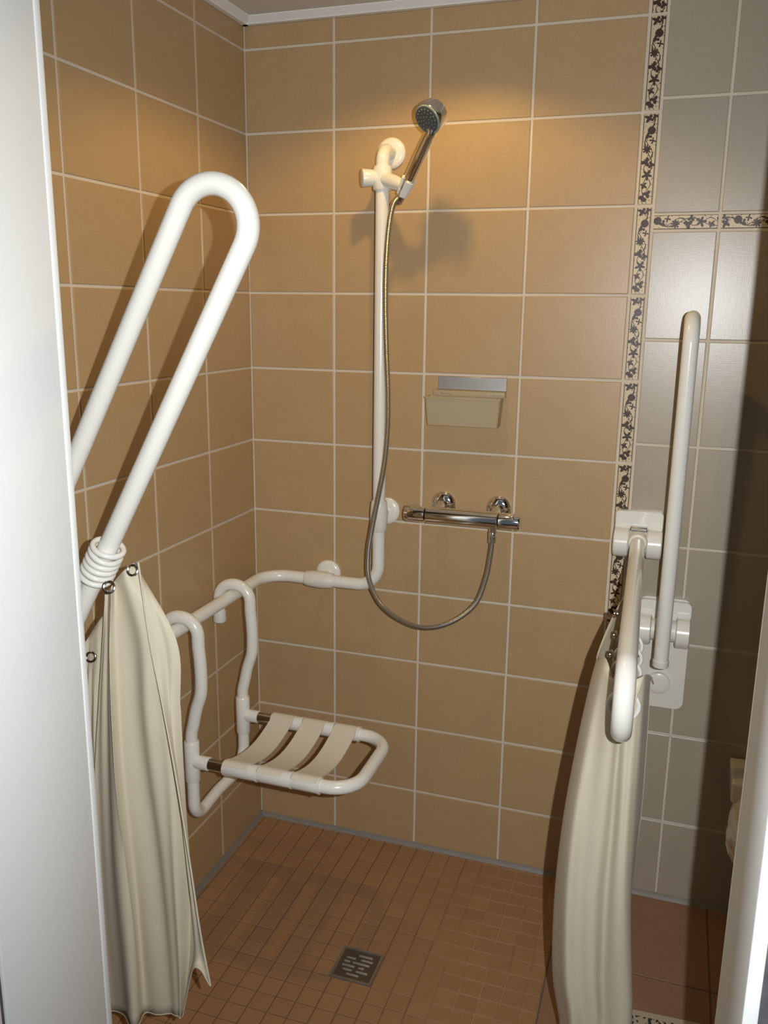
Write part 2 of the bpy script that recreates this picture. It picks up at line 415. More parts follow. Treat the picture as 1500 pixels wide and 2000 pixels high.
# floor
XB = .955                         # edge of the shower mosaic
bm = NB(); box(bm, (-.12, YO - 1.3, -.12), (XR + .1, .12, -.0018))
floor = struct(obj('floor', bm, M_mosaic_grout, smooth=False), 'bathroom floor of small mosaic squares and larger terracotta tiles')
bm = NB(); box(bm, (XB, YO, -.004), (XR, .0, -.0014)); box(bm, (-.1, YO - 1.3, -.0041), (XR, YO, -.0014))
part(floor, 'tile_bed', bm, M_floor_grout, smooth=False)
DR = (.515, -.517); DS = .054
rest = NB(); nrow = 0
mj = .0024
for j in range(25):
    y1 = -.02 - .05 * (j - 1); y0 = y1 - .05
    y1 = min(y1, -.006)
    if y0 < YD: y0 = YD
    if y1 - y0 < .008: continue
    for i in range(20):
        x0 = .02 + .05 * (i - 1); x1 = min(x0 + .05, XB); x0 = max(x0, .006)
        if x1 - x0 < .008: continue
        cx, cy = (x0 + x1) / 2, (y0 + y1) / 2
        if abs(cx - DR[0]) < DS - .012 and abs(cy - DR[1]) < DS - .012: continue
        w_, h_ = x1 - x0 - mj, y1 - y0 - mj
        me = tile_mesh(w_, h_, M_mosaic, t=.0042, b=.0012)
        mt_ = Matrix.Translation((cx, cy, -.0042 + random.uniform(-.0004, .0002))) @ Matrix.Rotation(random.uniform(-.004, .004), 4, 'X') @ Matrix.Rotation(random.uniform(-.004, .004), 4, 'Y')
        if cy > -.74: lay('mosaic_tile', floor, mt_, me); nrow += 1
        else:
            t2 = NB(); t2.from_mesh(me); bmesh.ops.transform(t2, matrix=mt_, verts=t2.verts)
            tmp = bpy.data.meshes.new('t'); t2.to_mesh(tmp); t2.free(); rest.from_mesh(tmp); bpy.data.meshes.remove(tmp)
r_ = obj('mosaic_field', rest, M_mosaic, floor, smooth=False); r_['kind'] = 'stuff'
fx = [XB + .002, 1.333, 1.713, XR]; fy = [-.006, -.320, -.700, -1.080, YO]
for x0, x1 in zip(fx, fx[1:]):
    for y1, y0 in zip(fy, fy[1:]):
        lay('floor_tile', floor, Matrix.Translation(((x0 + x1) / 2, (y0 + y1) / 2, -.0036)), tile_mesh(x1 - x0 - .004, y1 - y0 - .004, M_floor_tile, t=.0036, b=.0012))
# silicone at the foot of the walls
def seal(name, prof_axis, a, b):
    bm = NB()
    prof = [(.0, 0.0), (.013, 0.0), (.010, .004), (.007, .008), (.0055, .013), (0, .013)]
    mk = (lambda t, d, z_: Vector((t, -d, z_))) if prof_axis == 'x' else (lambda t, d, z_: Vector((d, t, z_)))
    A = [bm.verts.new(mk(a, d, z_)) for d, z_ in prof]; B_ = [bm.verts.new(mk(b, d, z_)) for d, z_ in prof]
    n = len(A); bm.faces.new(A); bm.faces.new(B_[::-1])
    for i in range(n): bm.faces.new((A[i], B_[i], B_[(i + 1) % n], A[(i + 1) % n]))
    return struct(obj(name, bm, M_sealant), 'grey silicone bead where the wall meets the floor')
seal('baseboard_back', 'x', 0.0, XR); seal('baseboard_left', 'y', YD, -.0)

# door frame
door = struct(empty('door_1', ((XL_J + XR_J) / 2, YD, 0)), 'white painted door frame with deep lining')
for s, xj in ((-1, XL_J), (1, XR_J)):
    a, b_ = sorted((xj, xj + s * (FR if s < 0 else .015)))
    bm = NB(); box(bm, (a, YO + .0, 0), (b_, YD, HEAD), .003, 2)
    jm = part(door, 'jamb', bm, M_frame)
    # thin bead along the room-side edge
    pr = .0012 if s < 0 else .0
    bm = NB(); box(bm, (min(xj - s * pr, xj + s * .02), YD - .0005, 0), (max(xj - s * pr, xj + s * .02), YD + .011, HEAD), .0025, 2)
    part(door, 'edge_bead', bm, M_frame)
    if s < 0:
        # outer moulding with a groove in front of the lining
        bm = NB(); box(bm, (xj - .03, YO - .008, 0), (xj - .004, YO, HEAD), .001, 1); part(door, 'rebate', bm, M_plaster)
        bm = NB(); box(bm, (xj - .03, YO - .085, 0), (xj, YO - .008, HEAD), .003, 2); part(door, 'outer_lining', bm, M_frame)
bm = NB(); box(bm, (XL_J - FR, YO, HEAD), (XR_J + FR, YD, HEAD + FR), .003, 2); part(door, 'head', bm, M_frame)

# ------------------------------------------------------------------ recessed spotlight
t = thing('ceiling_spotlight', (LAMP.x, LAMP.y, CEIL), 'round recessed spotlight in the ceiling above the shower', 'lamp')
bm = NB(); lathe(bm, (LAMP.x, LAMP.y, CEIL), (0, 0, -1), [(0, .044), (.004, .044), (.006, .040), (.006, .032), (.002, .030)]); part(t, 'bezel', bm, M_white)
m_em = material('lit_bulb', (1, .8, .5)); N, L, B_ = nodes(m_em); B_.inputs['Emission Color'].default_value = (1, .66, .26, 1); B_.inputs['Emission Strength'].default_value = 3
bm = NB(); lathe(bm, (LAMP.x, LAMP.y, CEIL), (0, 0, -1), [(0.001, .030), (.004, .028), (.005, .02)]); part(t, 'lens', bm, m_em)

# ------------------------------------------------------------------ wall rail with the slider
RR = .0168
RX, RD = .4095, .075             # rail axis on the back wall
RZ = .8255                       # height of the horizontal run
t = thing('shower_rail', (RX, 0, RZ), 'white angled shower rail running down the back wall and along the left wall', 'grab rail')
vert = fillet([(RX, -.006, 1.945), (RX, -RD, 1.945), (RX, -RD, RZ), (RD, -RD, RZ), (RD, -.86, RZ), (.006, -.86, RZ)], [.055, .06, .075, .055], 10)
bm = NB(); tube(bm, vert, RR, 20); part(t, 'rail', bm, M_white)
def flange(bm, c, ax, r=.037):
    lathe(bm, Vector(c), ax, [(.0046, r), (.010, r), (.0135, r - .003), (.016, r - .009), (.017, .019), (.0172, .0168)], 32)
for c, ax in (((RX, 0, 1.945), (0, -1, 0)), ((RX, 0, 1.0235), (0, -1, 0)), ((.236, 0, RZ), (0, -1, 0)), ((0, -.86, RZ), (1, 0, 0))):
    bm = NB(); flange(bm, c, ax); part(t, 'flange', bm, M_white)
# posts and thick sleeves
for c, ax, h in (((RX, -RD, 1.0235), (0, 0, 1), .042), ((.236, -RD, RZ), (1, 0, 0), .042)):
    bm = NB(); c = Vector(c)
    lathe(bm, c - Vector(ax) * h, ax, [(0, RR), (0, RR + .0025), (.004, RR + .0045), (h * .6, RR + .0065), (h, RR + .0072), (h * 1.4, RR + .0065), (2 * h - .004, RR + .0045), (2 * h, RR + .0025), (2 * h, RR)], 28)
    part(t, 'sleeve', bm, M_white_dull)
    bm = NB(); tube(bm, [(c.x, -.012, c.z), (c.x, -RD + .012, c.z)], .0105, 18); part(t, 'post', bm, M_white)
# slider: sleeve round the rail, clamping knob on the left, cone holder on the right
SZ = 1.878; S0 = Vector((RX, -RD, SZ))
bm = NB(); lathe(bm, S0 - Vector((0, 0, .030)), (0, 0, 1), [(0, RR), (0, RR + .004), (.004, RR + .007), (.052, RR + .007), (.057, RR + .004), (.057, RR)], 28)
sld = part(t, 'slider', bm, M_white)
kax = Vector((-1, -.62, -.05)).normalized()
bm = NB(); lathe(bm, S0 + kax * .010, kax, [(0, .016), (.012, .017), (.014, .0195), (.040, .0215), (.042, .0205), (.043, .018)], 26); part(sld, 'clamp_knob', bm, M_white)
HB = atY(789, 372, -.125); HT = atY(838, 268, -.185)     # foot and neck of the handle
hd = (HT - HB).normalized()
hol = HB + hd * .010
bm = NB(); tube(bm, [S0 + Vector((.008, -.006, -.004)), S0 + (hol - S0) * .55, hol - (hol - S0).normalized() * .006], [.018, .017, .0135], 20); part(sld, 'holder_arm', bm, M_white)
# open cone: a ring with a slit
bm = NB(); n = 22
zx = hd.cross(Vector((0, 0, 1))).normalized(); zy = hd.cross(zx)
to_cam = (CAM - hol).normalized(); a0 = math.atan2(to_cam.dot(zy), to_cam.dot(zx)) - .75
grid = []
for k in range(n + 1):
    a = a0 + .38 + (2 * math.pi - .76) * k / n; dv = zx * math.cos(a) + zy * math.sin(a)
    grid.append([bm.verts.new(hol + hd * h + dv * r) for h, r in ((-.022, .0105), (-.022, .0140), (.020, .0180), (.020, .0135))])
for a, b_ in zip(grid, grid[1:]):
    for q in range(4): bm.faces.new((a[q], a[(q + 1) % 4], b_[(q + 1) % 4], b_[q]))
bm.faces.new(grid[0]); bm.faces.new(grid[-1][::-1]); part(sld, 'cone_holder', bm, M_white)

# ------------------------------------------------------------------ hand shower
t = thing('hand_shower', HB, 'chrome hand shower with a round grey spray face in the slider', 'shower head')
bm = NB(); Lh = (HT - HB).length
prof = [(-.020, .0085), (-.012, .0100), (.0, .0105), (.004, .0125), (.03, .0128), (Lh * .6, .0135), (Lh * .95, .0128), (Lh + .012, .0115)]
lathe(bm, HB, hd, prof, 24); part(t, 'handle', bm, M_chrome)
HC = atY(842, 227, -.200)
fn = ((CAM - HC).normalized() * .52 + (-RIGHT * .77 + DOWN * .64) * .855).normalized()             # the spray face looks down, left and out
bm = NB(); lathe(bm, HC, fn, [(-.022, .012), (-.0215, .027), (-.018, .0325), (-.008, .0345), (.004, .0355), (.012, .0358), (.0145, .0345), (.0145, .032)], 36); hdp = part(t, 'head', bm, M_chrome)
bm = NB(); lathe(bm, HC, fn, [(.010, .0330), (.0155, .0330), (.0165, .0315), (.0165, .030)], 36); part(hdp, 'rim_ring', bm, mottled('green_ring', (.20, .27, .24), (.25, .32, .28), .3, 8))
bm = NB(); lathe(bm, HC, fn, [(.010, .0300), (.0168, .0300), (.0178, .026), (.018, .01)], 36); fcp = part(hdp, 'spray_face', bm, M_face)
bm = NB(); fx_ = fn.cross(Vector((0, 0, 1))).normalized(); fy_ = fn.cross(fx_)
for rr, cnt in ((.008, 6), (.016, 11), (.024, 17)):
    for k in range(cnt):
        a = 2 * math.pi * k / cnt
        lathe(bm, HC + fn * .0172 + (fx_ * math.cos(a) + fy_ * math.sin(a)) * rr, fn, [(0, .0016), (.0016, .0011)], 6)
nz_ = part(fcp, 'spray_nozzles', bm, M_nozzle); nz_['kind'] = 'stuff'
bm = NB(); tube(bm, catmull([HT - hd * .004, HT + hd * .015, HC - fn * .010 + hd * -.012, HC - fn * .006], 6), [.0115] * 7 + [.0125] * 6 + [.014] * 6, 18); part(t, 'neck', bm, M_chrome)

# ------------------------------------------------------------------ hose
hp = [HB - hd * .014] + [atY(u, v, d) for u, v, d in (
    (768, 402, -.118), (759, 450, -.112), (754, 520, -.108), (753, 600, -.107), (755, 690, -.107), (758, 770, -.107), (757, 840, -.108), (751, 905, -.112), (740, 965, -.118),
    (727, 1030, -.120), (719, 1085, -.118), (722, 1135, -.112), (746, 1183, -.106), (788, 1214, -.102), (834, 1226, -.098), (884, 1214, -.094), (928, 1180, -.090), (949, 1130, -.085), (958, 1085, -.081))]
MZ = 1.040; MY = -.080; OX = .721
hp.append(Vector((OX, MY, MZ - .052)))
t = thing('shower_hose', (OX, MY, MZ - .052), 'flexible ribbed metal hose looping from mixer to hand shower', 'hose')
path = catmull(hp, 14)
# finely ribbed: resample evenly
ln = [0.0]
for a, b_ in zip(path, path[1:]): ln.append(ln[-1] + (b_ - a).length)
step = .0014; pts = []; rad = []; i = 0; s = 0.0; k = 0
while s < ln[-1]:
    while ln[i + 1] < s: i += 1
    f_ = (s - ln[i]) / max(1e-9, ln[i + 1] - ln[i]); pts.append(path[i].lerp(path[i + 1], f_)); rad.append(.0072 if k % 2 else .0064); s += step; k += 1
bm = NB(); tube(bm, pts, rad, 10); part(t, 'ribbed_hose', bm, M_hose)
bm = NB(); lathe(bm, (OX, MY, MZ - .060), (0, 0, 1), [(0, .0085), (.002, .0105), (.028, .0112), (.030, .0100)], 20); part(t, 'lower_nut', bm, M_chrome)
bm = NB(); lathe(bm, HB - hd * .036, hd, [(0, .0080), (.002, .0095), (.020, .0105), (.022, .0095)], 20); part(t, 'upper_nut', bm, M_chrome_dk)

# ------------------------------------------------------------------ thermostatic mixer
t = thing('shower_mixer', (.645, 0, MZ), 'horizontal chrome bar mixer valve with a knob at each end', 'mixer tap')
xa = Vector((1, 0, 0))
bm = NB(); lathe(bm, (.543, MY, MZ), xa, [(0, .0205), (.002, .0225), (.188, .0225), (.190, .0205)], 36); part(t, 'body', bm, M_chrome)
for x0, d in ((.541, -1), (.735, 1)):
    bm = NB(); lathe(bm, (x0, MY, MZ), xa * d, [(0, .0185), (.002, .0215), (.016, .0222), (.050, .0222), (.056, .0200), (.0572, .016)], 32); kb = part(t, 'knob', bm, M_chrome)
    bm = NB(); lathe(bm, (x0 + d * .036, MY - .0155, MZ + .0150), (0, -.72, .69), [(0, .0055), (.0025, .0055), (.0035, .004)], 16); part(kb, 'stop_button', bm, M_chrome)
for x in (.570, .720):
    bm = NB(); lathe(bm, (x, 0, 1.056), (0, -1, 0), [(.0046, .034), (.007, .034), (.013, .029), (.017, .020), (.018, .014)], 32); part(t, 'escutcheon', bm, M_chrome)
    bm = NB(); tube(bm, [(x, -.014, 1.056), (x, -.040, 1.054), (x, MY + .006, MZ + .004)], .0135, 20); part(t, 'union', bm, M_chrome)
bm = NB(); lathe(bm, (OX, MY, MZ - .034), (0, 0, 1), [(0, .0100), (.016, .0105)], 20); part(t, 'outlet', bm, M_chrome)

# ------------------------------------------------------------------ soap tray
t = thing('soap_tray', (.625, 0, 1.27), 'frosted plastic soap tray hung on a steel strip', 'soap dish')
bm = NB(); box(bm, (.546, -.0075, 1.362), (.727, -.0046, 1.396), .0008, 1); part(t, 'steel_bracket', bm, M_steel)
bm = NB(); box(bm, (.540, -.0300, 1.3470), (.727, -.0046, 1.3615), .002, 2); part(t, 'hanging_rim', bm, M_frost)
bm = NB()
x0, x1, ya, yb, za, zb = .524, .720, -.0065, -.052, 1.272, 1.3455; th = .0028
# open box: bottom, four sides slightly flared
def wall_quad(bm, pts, d):
    A = [bm.verts.new(Vector(p)) for p in pts]; B_ = [bm.verts.new(Vector(p) + Vector(d)) for p in pts]
    bm.faces.new(A); bm.faces.new(B_[::-1])
    for i in range(4): bm.faces.new((A[i], B_[i], B_[(i + 1) % 4], A[(i + 1) % 4]))
wall_quad(bm, [(x0 + .006, yb + .006, za), (x1 - .006, yb + .006, za), (x1, yb, zb), (x0, yb, zb)], (0, th, 0))
wall_quad(bm, [(x0 + .006, ya, za), (x1 - .006, ya, za), (x1, ya, zb), (x0, ya, zb)], (0, -th, 0))
wall_quad(bm, [(x0 + .006, ya, za), (x0 + .006, yb + .006, za), (x0, yb, zb), (x0, ya, zb)], (th, 0, 0))
wall_quad(bm, [(x1 - .006, ya, za), (x1 - .006, yb + .006, za), (x1, yb, zb), (x1, ya, zb)], (-th, 0, 0))
wall_quad(bm, [(x0 + .006, ya, za), (x1 - .006, ya, za), (x1 - .006, yb + .006, za), (x0 + .006, yb + .006, za)], (0, 0, th))
part(t, 'tray', bm, M_frost, smooth=False)
bm = NB()
box(bm, (x0 - .002, yb - .003, zb - .003), (x1 + .002, yb + .003, zb + .001), .0008, 1); part(t, 'tray_lip', bm, M_frost)
for x in (.560, .576, .690, .706):
    bm = NB(); box(bm, (x, -.0312, 1.3530), (x + .011, -.0290, 1.3555), .0006, 1); part(t, 'hook_tab', bm, M_steel)

# ------------------------------------------------------------------ fold-up shower seat hung on the left rail
SR = .0150; ZT = .490; XT = .098
YN, YF = -.549, -.285
t = thing('shower_bench', (XT, (YN + YF) / 2, .34), 'white tubular shower seat with three straps hooked over the wall rail', 'shower seat')
hx = RD; hr = .0455; hc = hx + .0070
def hook(y):
    pts = [Vector((hc - hr, y, RZ - .055))]
    for k in range(17):
        a = math.pi - math.pi * k / 16; pts.append(Vector((hc + hr * math.cos(a), y, RZ + RR + SR + .001 - .042 + .042 * math.sin(a))))
    return pts
xf = hc + hr
far = hook(YF) + catmull([(xf, YF, .790), (xf + .003, YF, .75), (xf + .004, YF, .71), (xf + .001, YF, .67), (xf - .012, YF, .63), (XT + .008, YF, .59), (XT + .001, YF, .56), (XT, YF, .52)], 5)
near = [Vector((p.x, YN, p.z)) for p in far]
low = fillet([(XT, YF, .50), (XT, YF, .340), (XT - .008, (YF + YN) / 2, .336), (XT, YN, .332), (XT, YN, .50)], [.07, .3, .045], 10)
bm = NB(); tube(bm, far[:-1] + low + near[::-1][1:], SR, 18); part(t, 'hook_frame', bm, M_white)
for y in (YF, YN):
    bm = NB(); lathe(bm, (hc - hr, y, RZ - .046), (0, 0, -1), [(0, SR), (0, SR + .002), (.026, SR + .003), (.030, SR + .001), (.031, SR - .004)], 24); part(t, 'end_cap', bm, M_white_dull)
    bm = NB(); lathe(bm, (XT, y, ZT - .052), (0, 0, 1), [(0, SR), (0, SR + .0025), (.002, SR + .0035), (.102, SR + .0035), (.104, SR + .0025), (.104, SR)], 24)
    lathe(bm, (XT, y, ZT), (1, 0, 0), [(0, .016), (.020, .0165), (.030, .0168), (.046, .0168), (.047, .015)], 24); part(t, 'tee_joint', bm, M_white)
    bm = NB(); lathe(bm, (XT + .044, y, ZT), (1, 0, 0), [(0, .0138), (.046, .0138)], 24); part(t, 'chrome_spindle', bm, M_chrome_dk, 'chrome spindle between joint and seat')
XS, XE = XT + .088, .517
seatp = fillet([(XS, YF, ZT), (XE, YF, ZT), (XE, YN, ZT), (XS, YN, ZT)], .070, 12)
bm = NB(); tube(bm, seatp, .0160, 20); part(t, 'seat_frame', bm, M_white)
for k in range(3):
    x0 = XS + .004 + k * .0885; x1 = x0 + .0630
    bm = NB(); nU = 16; ring = []
    pr = []                                          # strap path in (y, z): over the near arm, sag, over the far arm
    ro = .0200
    for q in range(4): pr.append((YN + ro * math.cos(math.radians(140 - 22 * q)), ZT + ro * math.sin(math.radians(140 - 22 * q))))
    for q in range(1, nU):
        f_ = q / nU; y = YN + .008 + (YF - YN - .016) * f_; pr.append((y, ZT + ro - .002 - .026 * math.sin(math.pi * f_) ** .9))
    for q in range(7):
        pr.append((YF + ro * math.cos(math.radians(112 - 22 * q)), ZT + ro * math.sin(math.radians(112 - 22 * q))))
    TH = .0034; rows_ = []
    for i, (y, z_) in enumerate(pr):
        y2, z2 = pr[min(i + 1, len(pr) - 1)]; y1, z1 = pr[max(i - 1, 0)]
        nv = Vector((0, -(z2 - z1), (y2 - y1))).normalized(); p = Vector((0, y, z_))
        rows_.append([bm.verts.new(Vector((x, 0, 0)) + p + nv * h) for x, h in ((x0, -TH), (x1, -TH), (x1, 0), (x0, 0))])
    for a, b_ in zip(rows_, rows_[1:]):
        for q in range(4): bm.faces.new((a[q], a[(q + 1) % 4], b_[(q + 1) % 4], b_[q]))
    bm.faces.new(rows_[0]); bm.faces.new(rows_[-1][::-1]); st = part(t, 'seat_strap', bm, M_strap)
    for y in (YN, YF):                                # sleeve of the strap round the arm
        xb = x1 + (.0240 if k < 2 else 0.006); xa_ = x0 - (.004 if k == 0 else 0)
        bm = NB(); lathe(bm, (xa_, y, ZT), (1, 0, 0), [(0, .0158), (0, .0186), (.001, .0192), (xb - xa_ - .0038, .0192), (xb - xa_ - .0036, .0204), (xb - xa_ - .0008, .0204), (xb - xa_ - .0005, .0190), (xb - xa_ - .0005, .0158)], 24); part(st, 'strap_sleeve', bm, M_white)

# ------------------------------------------------------------------ hinged grab bars
BR = .0170; SP = .118
def u_bar(hinge, d, up, tip, low_end, r_b=None):
    """hinge limb from the hinge along d, bend, second limb SP away on the -up side, ending low_end from the hinge"""
    d = Vector(d).normalized(); up = Vector(up).normalized(); h = Vector(hinge)
    pts = [h + d * .02, h + d * tip, h + d * tip - up * SP, h + d * low_end - up * SP]
    return fillet(pts, SP / 2 - .0005, 14)

# -- lowered bar on the back wall
H1 = Vector((1.0785, -.052, 1.016)); d1 = Vector((.026, -1, -.006)); tip1 = .850
t = thing('grab_bar', (1.0785, 0, 1.0), 'white U-shaped grab bar folded down over the right-hand shower curtain', 'grab bar', None)
up1 = Vector((0, 0, 1))
bm = NB(); tube(bm, u_bar(H1, d1, up1, tip1, .11), BR, 20); part(t, 'u_tube', bm, M_white)
bm = NB(); lathe(bm, H1 + d1 * .008, d1, [(0, .0235), (.004, .0250), (.022, .0240), (.028, .021), (.029, BR)], 26); part(t, 'collar', bm, M_white_dull)
bm = NB(); lathe(bm, H1 + d1.normalized() * .112 - up1 * SP, -d1, [(0, BR), (0, BR + .002), (.016, BR + .002), (.018, BR)], 22); part(t, 'end_cap', bm, M_white_dull)
bm = NB(); rrect_prism(bm, rrect(1.0210, 1.1360, .968, 1.080, .010), lambda a, b, d: Vector((a, -d, b)), .0046, .020); pl = part(t, 'wall_plate', bm, M_white)
for xa_, xb in ((1.0205, 1.0575), (1.0995, 1.1365)):
    bm = NB(); lathe(bm, (xa_, -.046, 1.006), (1, 0, 0), [(0, .033), (.003, .0365), (xb - xa_ - .003, .0365), (xb - xa_, .033)], 30); part(t, 'hinge_roll', bm, M_white)
bm = NB(); lathe(bm, (1.057, -.046, 1.008), (1, 0, 0), [(0, .026), (.043, .026)], 26); part(t, 'hinge_core', bm, M_white_dull)
bm = NB(); box(bm, (1.0585, -.040, 1.034), (1.0985, -.021, 1.044), .002, 1); part(t, 'hinge_slot', bm, M_steel)

# -- raised bar beside the toilet
X2 = 1.157; ZH = .795
t = thing('grab_bar', (X2, 0, .57), 'white U-shaped grab bar folded upright on its long wall plate by the toilet', 'grab bar', None)
h2 = Vector((X2, -.062, ZH)); d2 = Vector((.003, -.03, 1)).normalized(); up2 = Vector((0, 1, .03)).normalized()
bm = NB(); tube(bm, u_bar(h2, d2, up2, .760, -.045), BR, 20); part(t, 'u_tube', bm, M_white)
e2 = h2 + d2 * -.047 - up2 * SP
bm = NB(); lathe(bm, e2 - d2 * .002, d2, [(0, BR - .004), (.002, BR + .0015), (.016, BR + .002), (.018, BR)], 24); part(t, 'end_cap', bm, M_white_dull)
bm = NB(); rrect_prism(bm, rrect(1.093, 1.2205, .565, .862, .020), lambda a, b, d: Vector((a, -d, b)), .0046, .015); part(t, 'wall_plate', bm, M_white_dull)
bm = NB(); rrect_prism(bm, rrect(1.0935, 1.220, .80, .858, .012), lambda a, b, d: Vector((a, -d, b)), .015, .030); part(t, 'hinge_lip', bm, M_white)
for xa_, xb in ((1.094, 1.128), (1.186, 1.2205)):
    bm = NB(); lathe(bm, (xa_, -.050, ZH - .008), (1, 0, 0), [(0, .034), (.003, .0385), (xb - xa_ - .003, .0385), (xb - xa_, .034)], 30); part(t, 'hinge_roll', bm, M_white)
bm = NB(); lathe(bm, (1.128, -.050, ZH - .006), (1, 0, 0), [(0, .027), (.058, .027)], 26); part(t, 'hinge_core', bm, M_white_dull)
bm = NB(); lathe(bm, (X2, 0, .634), (0, -1, 0), [(.014, .029), (.020, .029), (.026, .028), (.028, .025), (.0285, .012)], 30); part(t, 'stop_disc', bm, M_white)

# -- half-raised bar on the left wall
YL = -1.03; ang = math.radians(61.0)
d3 = Vector((math.cos(ang), 0, math.sin(ang))); up3 = Vector((-math.sin(ang), 0, math.cos(ang)))
pr_ = Vector((.429, YL, 1.489))                    # a point on the lower (right) limb
s_tip = 1.758 - 0.0
h_off = pr_ + up3 * SP
# hinge point: where the upper limb comes near the wall
tt = (.060 - h_off.x) / d3.x; H3 = h_off + d3 * tt
tip3 = s_tip - (H3.x * d3.x + H3.z * d3.z)
t = thing('grab_bar', (0, YL, H3.z), 'white U-shaped grab bar half raised from the left wall with curtain rings on it', 'grab bar', None)
bm = NB(); tube(bm, u_bar(H3, d3, up3, tip3, -.02), BR, 22); part(t, 'u_tube', bm, M_white)
cb = H3 - up3 * SP + d3 * .092
bm = NB(); tube(bm, [cb + up3 * .010, cb + up3 * (SP - .010)], .0125, 16); part(t, 'cross_bar', bm, M_white)
e3 = H3 - up3 * SP - d3 * .022
bm = NB(); lathe(bm, e3, d3, [(0, BR - .004), (.002, BR + .0015), (.016, BR + .002), (.018, BR)], 24); part(t, 'end_cap', bm, M_white_dull)
bm = NB(); rrect_prism(bm, rrect(YL - .062, YL + .062, H3.z - .06, H3.z + .075, .014), lambda a, b, d: Vector((d, a, b)), .0046, .020); part(t, 'wall_plate', bm, M_white)
for ya_, yb_ in ((YL - .062, YL - .024), (YL + .024, YL + .062)):
    bm = NB(); lathe(bm, (.050, ya_, H3.z), (0, 1, 0), [(0, .033), (.003, .0365), (yb_ - ya_ - .003, .0365), (yb_ - ya_, .033)], 28); part(t, 'hinge_roll', bm, M_white)
bm = NB(); lathe(bm, (.050, YL - .024, H3.z), (0, 1, 0), [(0, .027), (.048, .027)], 24); part(t, 'hinge_core', bm, M_white_dull)

# ------------------------------------------------------------------ curtains
def sheet(cols, nu=7, nv=9, wob=.004, seed=1):
    """cols: list of columns, each a list of points from top to hem"""
    rnd = random.Random(seed)
    C = [catmull(c, nv) for c in cols]; m_ = len(C[0]); G = []
    for j in range(m_):
        G.append(catmull([c[j] for c in C], nu))
    for j, row in enumerate(G):
        v = j / (len(G) - 1)
        for i, p in enumerate(row):
            u = i / (len(row) - 1); e = math.sin(math.pi * u) ** .5 * min(1, v * 4)
            h = wob * (1.0 + .9 * v - 1.1 * v ** 5) * (math.sin(2 * math.pi * (4.3 * u + .25 * math.sin(3.1 * v + seed)) + seed) + .55 * math.sin(2 * math.pi * (9.1 * u - .6 * v) + 2 * seed))
            h += wob * .9 * math.sin(2 * math.pi * (2.2 * u + 1.7 * v) + seed) * v * (1 - v ** 4)
            p.y += h * e
    bm = NB(); V = [[bm.verts.new(p) for p in row] for row in G]
    for a, b_ in zip(V, V[1:]):
        for i in range(len(a) - 1): bm.faces.new((a[i], a[i + 1], b_[i + 1], b_[i]))
    return bm, G
def cloth(t, bm, th=.0012):
    o = part(t, 'cloth', bm, M_cloth); md = o.modifiers.new('thickness', 'SOLIDIFY'); md.thickness = th; md.offset = 0
    return o
def edge_tube(t, name, pts, r=.0016):
    bm = NB(); tube(bm, pts, r, 6); return part(t, name, bm, M_cloth)
def eyelet(t, p, n, r=.0075):
    bm = NB(); torus(bm, p, n, r, .0022, 20, 8); return part(t, 'eyelet', bm, M_chrome_dk)

LV = (1250, 1380, 1520, 1680, 1840, 1990)
def column(top, us, ds, vs_=LV, mean=-1.03, amp=.36):
    ds = [mean + (d - mean) * amp for d in ds]
    c = [atY(*top)]
    for u, v, d in zip(us, vs_, ds): c.append(atY(u, v, d))
    return c
Lc = [
    column((205, 1160, -1.035), (200, 192, 184, 182, 186, 192), (-1.00, -.99, -.98, -.98, -.98, -.98)),
    column((212, 1150, -1.030), (211, 209, 210, 216, 226, 238), (-1.01, -1.00, -.99, -.98, -.98, -.98)),
    column((218, 1146, -1.050), (214, 216, 222, 236, 252, 262), (-1.06, -1.08, -1.09, -1.09, -1.09, -1.09)),
    column((224, 1135, -1.032), (232, 236, 246, 262, 276, 286), (-1.02, -1.01, -1.00, -.99, -.98, -.98)),
    column((240, 1116, -1.040), (278, 284, 292, 308, 322, 330), (-1.035, -1.03, -1.02, -1.01, -1.0, -1.0)),
    column((252, 1108, -1.030), (318, 326, 336, 344, 350, 352), (-1.01, -1.01, -1.01, -1.01, -1.01, -1.01)),
    column((262, 1100, -1.020), (345, 354, 362, 370, 372, 358), (-.985, -.98, -.98, -.98, -.98, -.98)),
    column((266, 1099, -1.030), (318, 330, 346, 366, 385, 372), (-1.02, -1.03, -1.04, -1.04, -1.04, -1.03)),
]
# front flap: the free edge swings out over the rest and ends in a point
flap = [atY(270, 1098, -1.034), atY(292, 1250, -1.036), atY(318, 1380, -1.042), atY(344, 1520, -1.048), atY(370, 1680, -1.050), atY(391, 1820, -1.052), atY(411, 1925, -1.055)]
Lc.append(flap)
for c in Lc[:-2]: c[-1].z = .200 + .05 * (c[-1].x - .187) / .157
Lc[-2][-1] = atY(380, 1888, -1.05)
t = thing('shower_curtain', atY(230, 1990, -1.03), 'cream shower curtain bunched and hanging from the half-raised bar', 'curtain')
bm, G = sheet(Lc, 12, 8, .0042, 1)
cloth(t, bm)
edge_tube(t, 'side_hem', [r[-1] for r in G], .0018); edge_tube(t, 'bottom_hem', G[-1], .0016)
eyelet(t, atY(262, 1112, -1.030) + Vector((.001, -.006, 0)), Vector((.25, -1, .45)), .0085); eyelet(t, atY(213, 1147, -1.060), Vector((1, -.55, .2)), .0095)
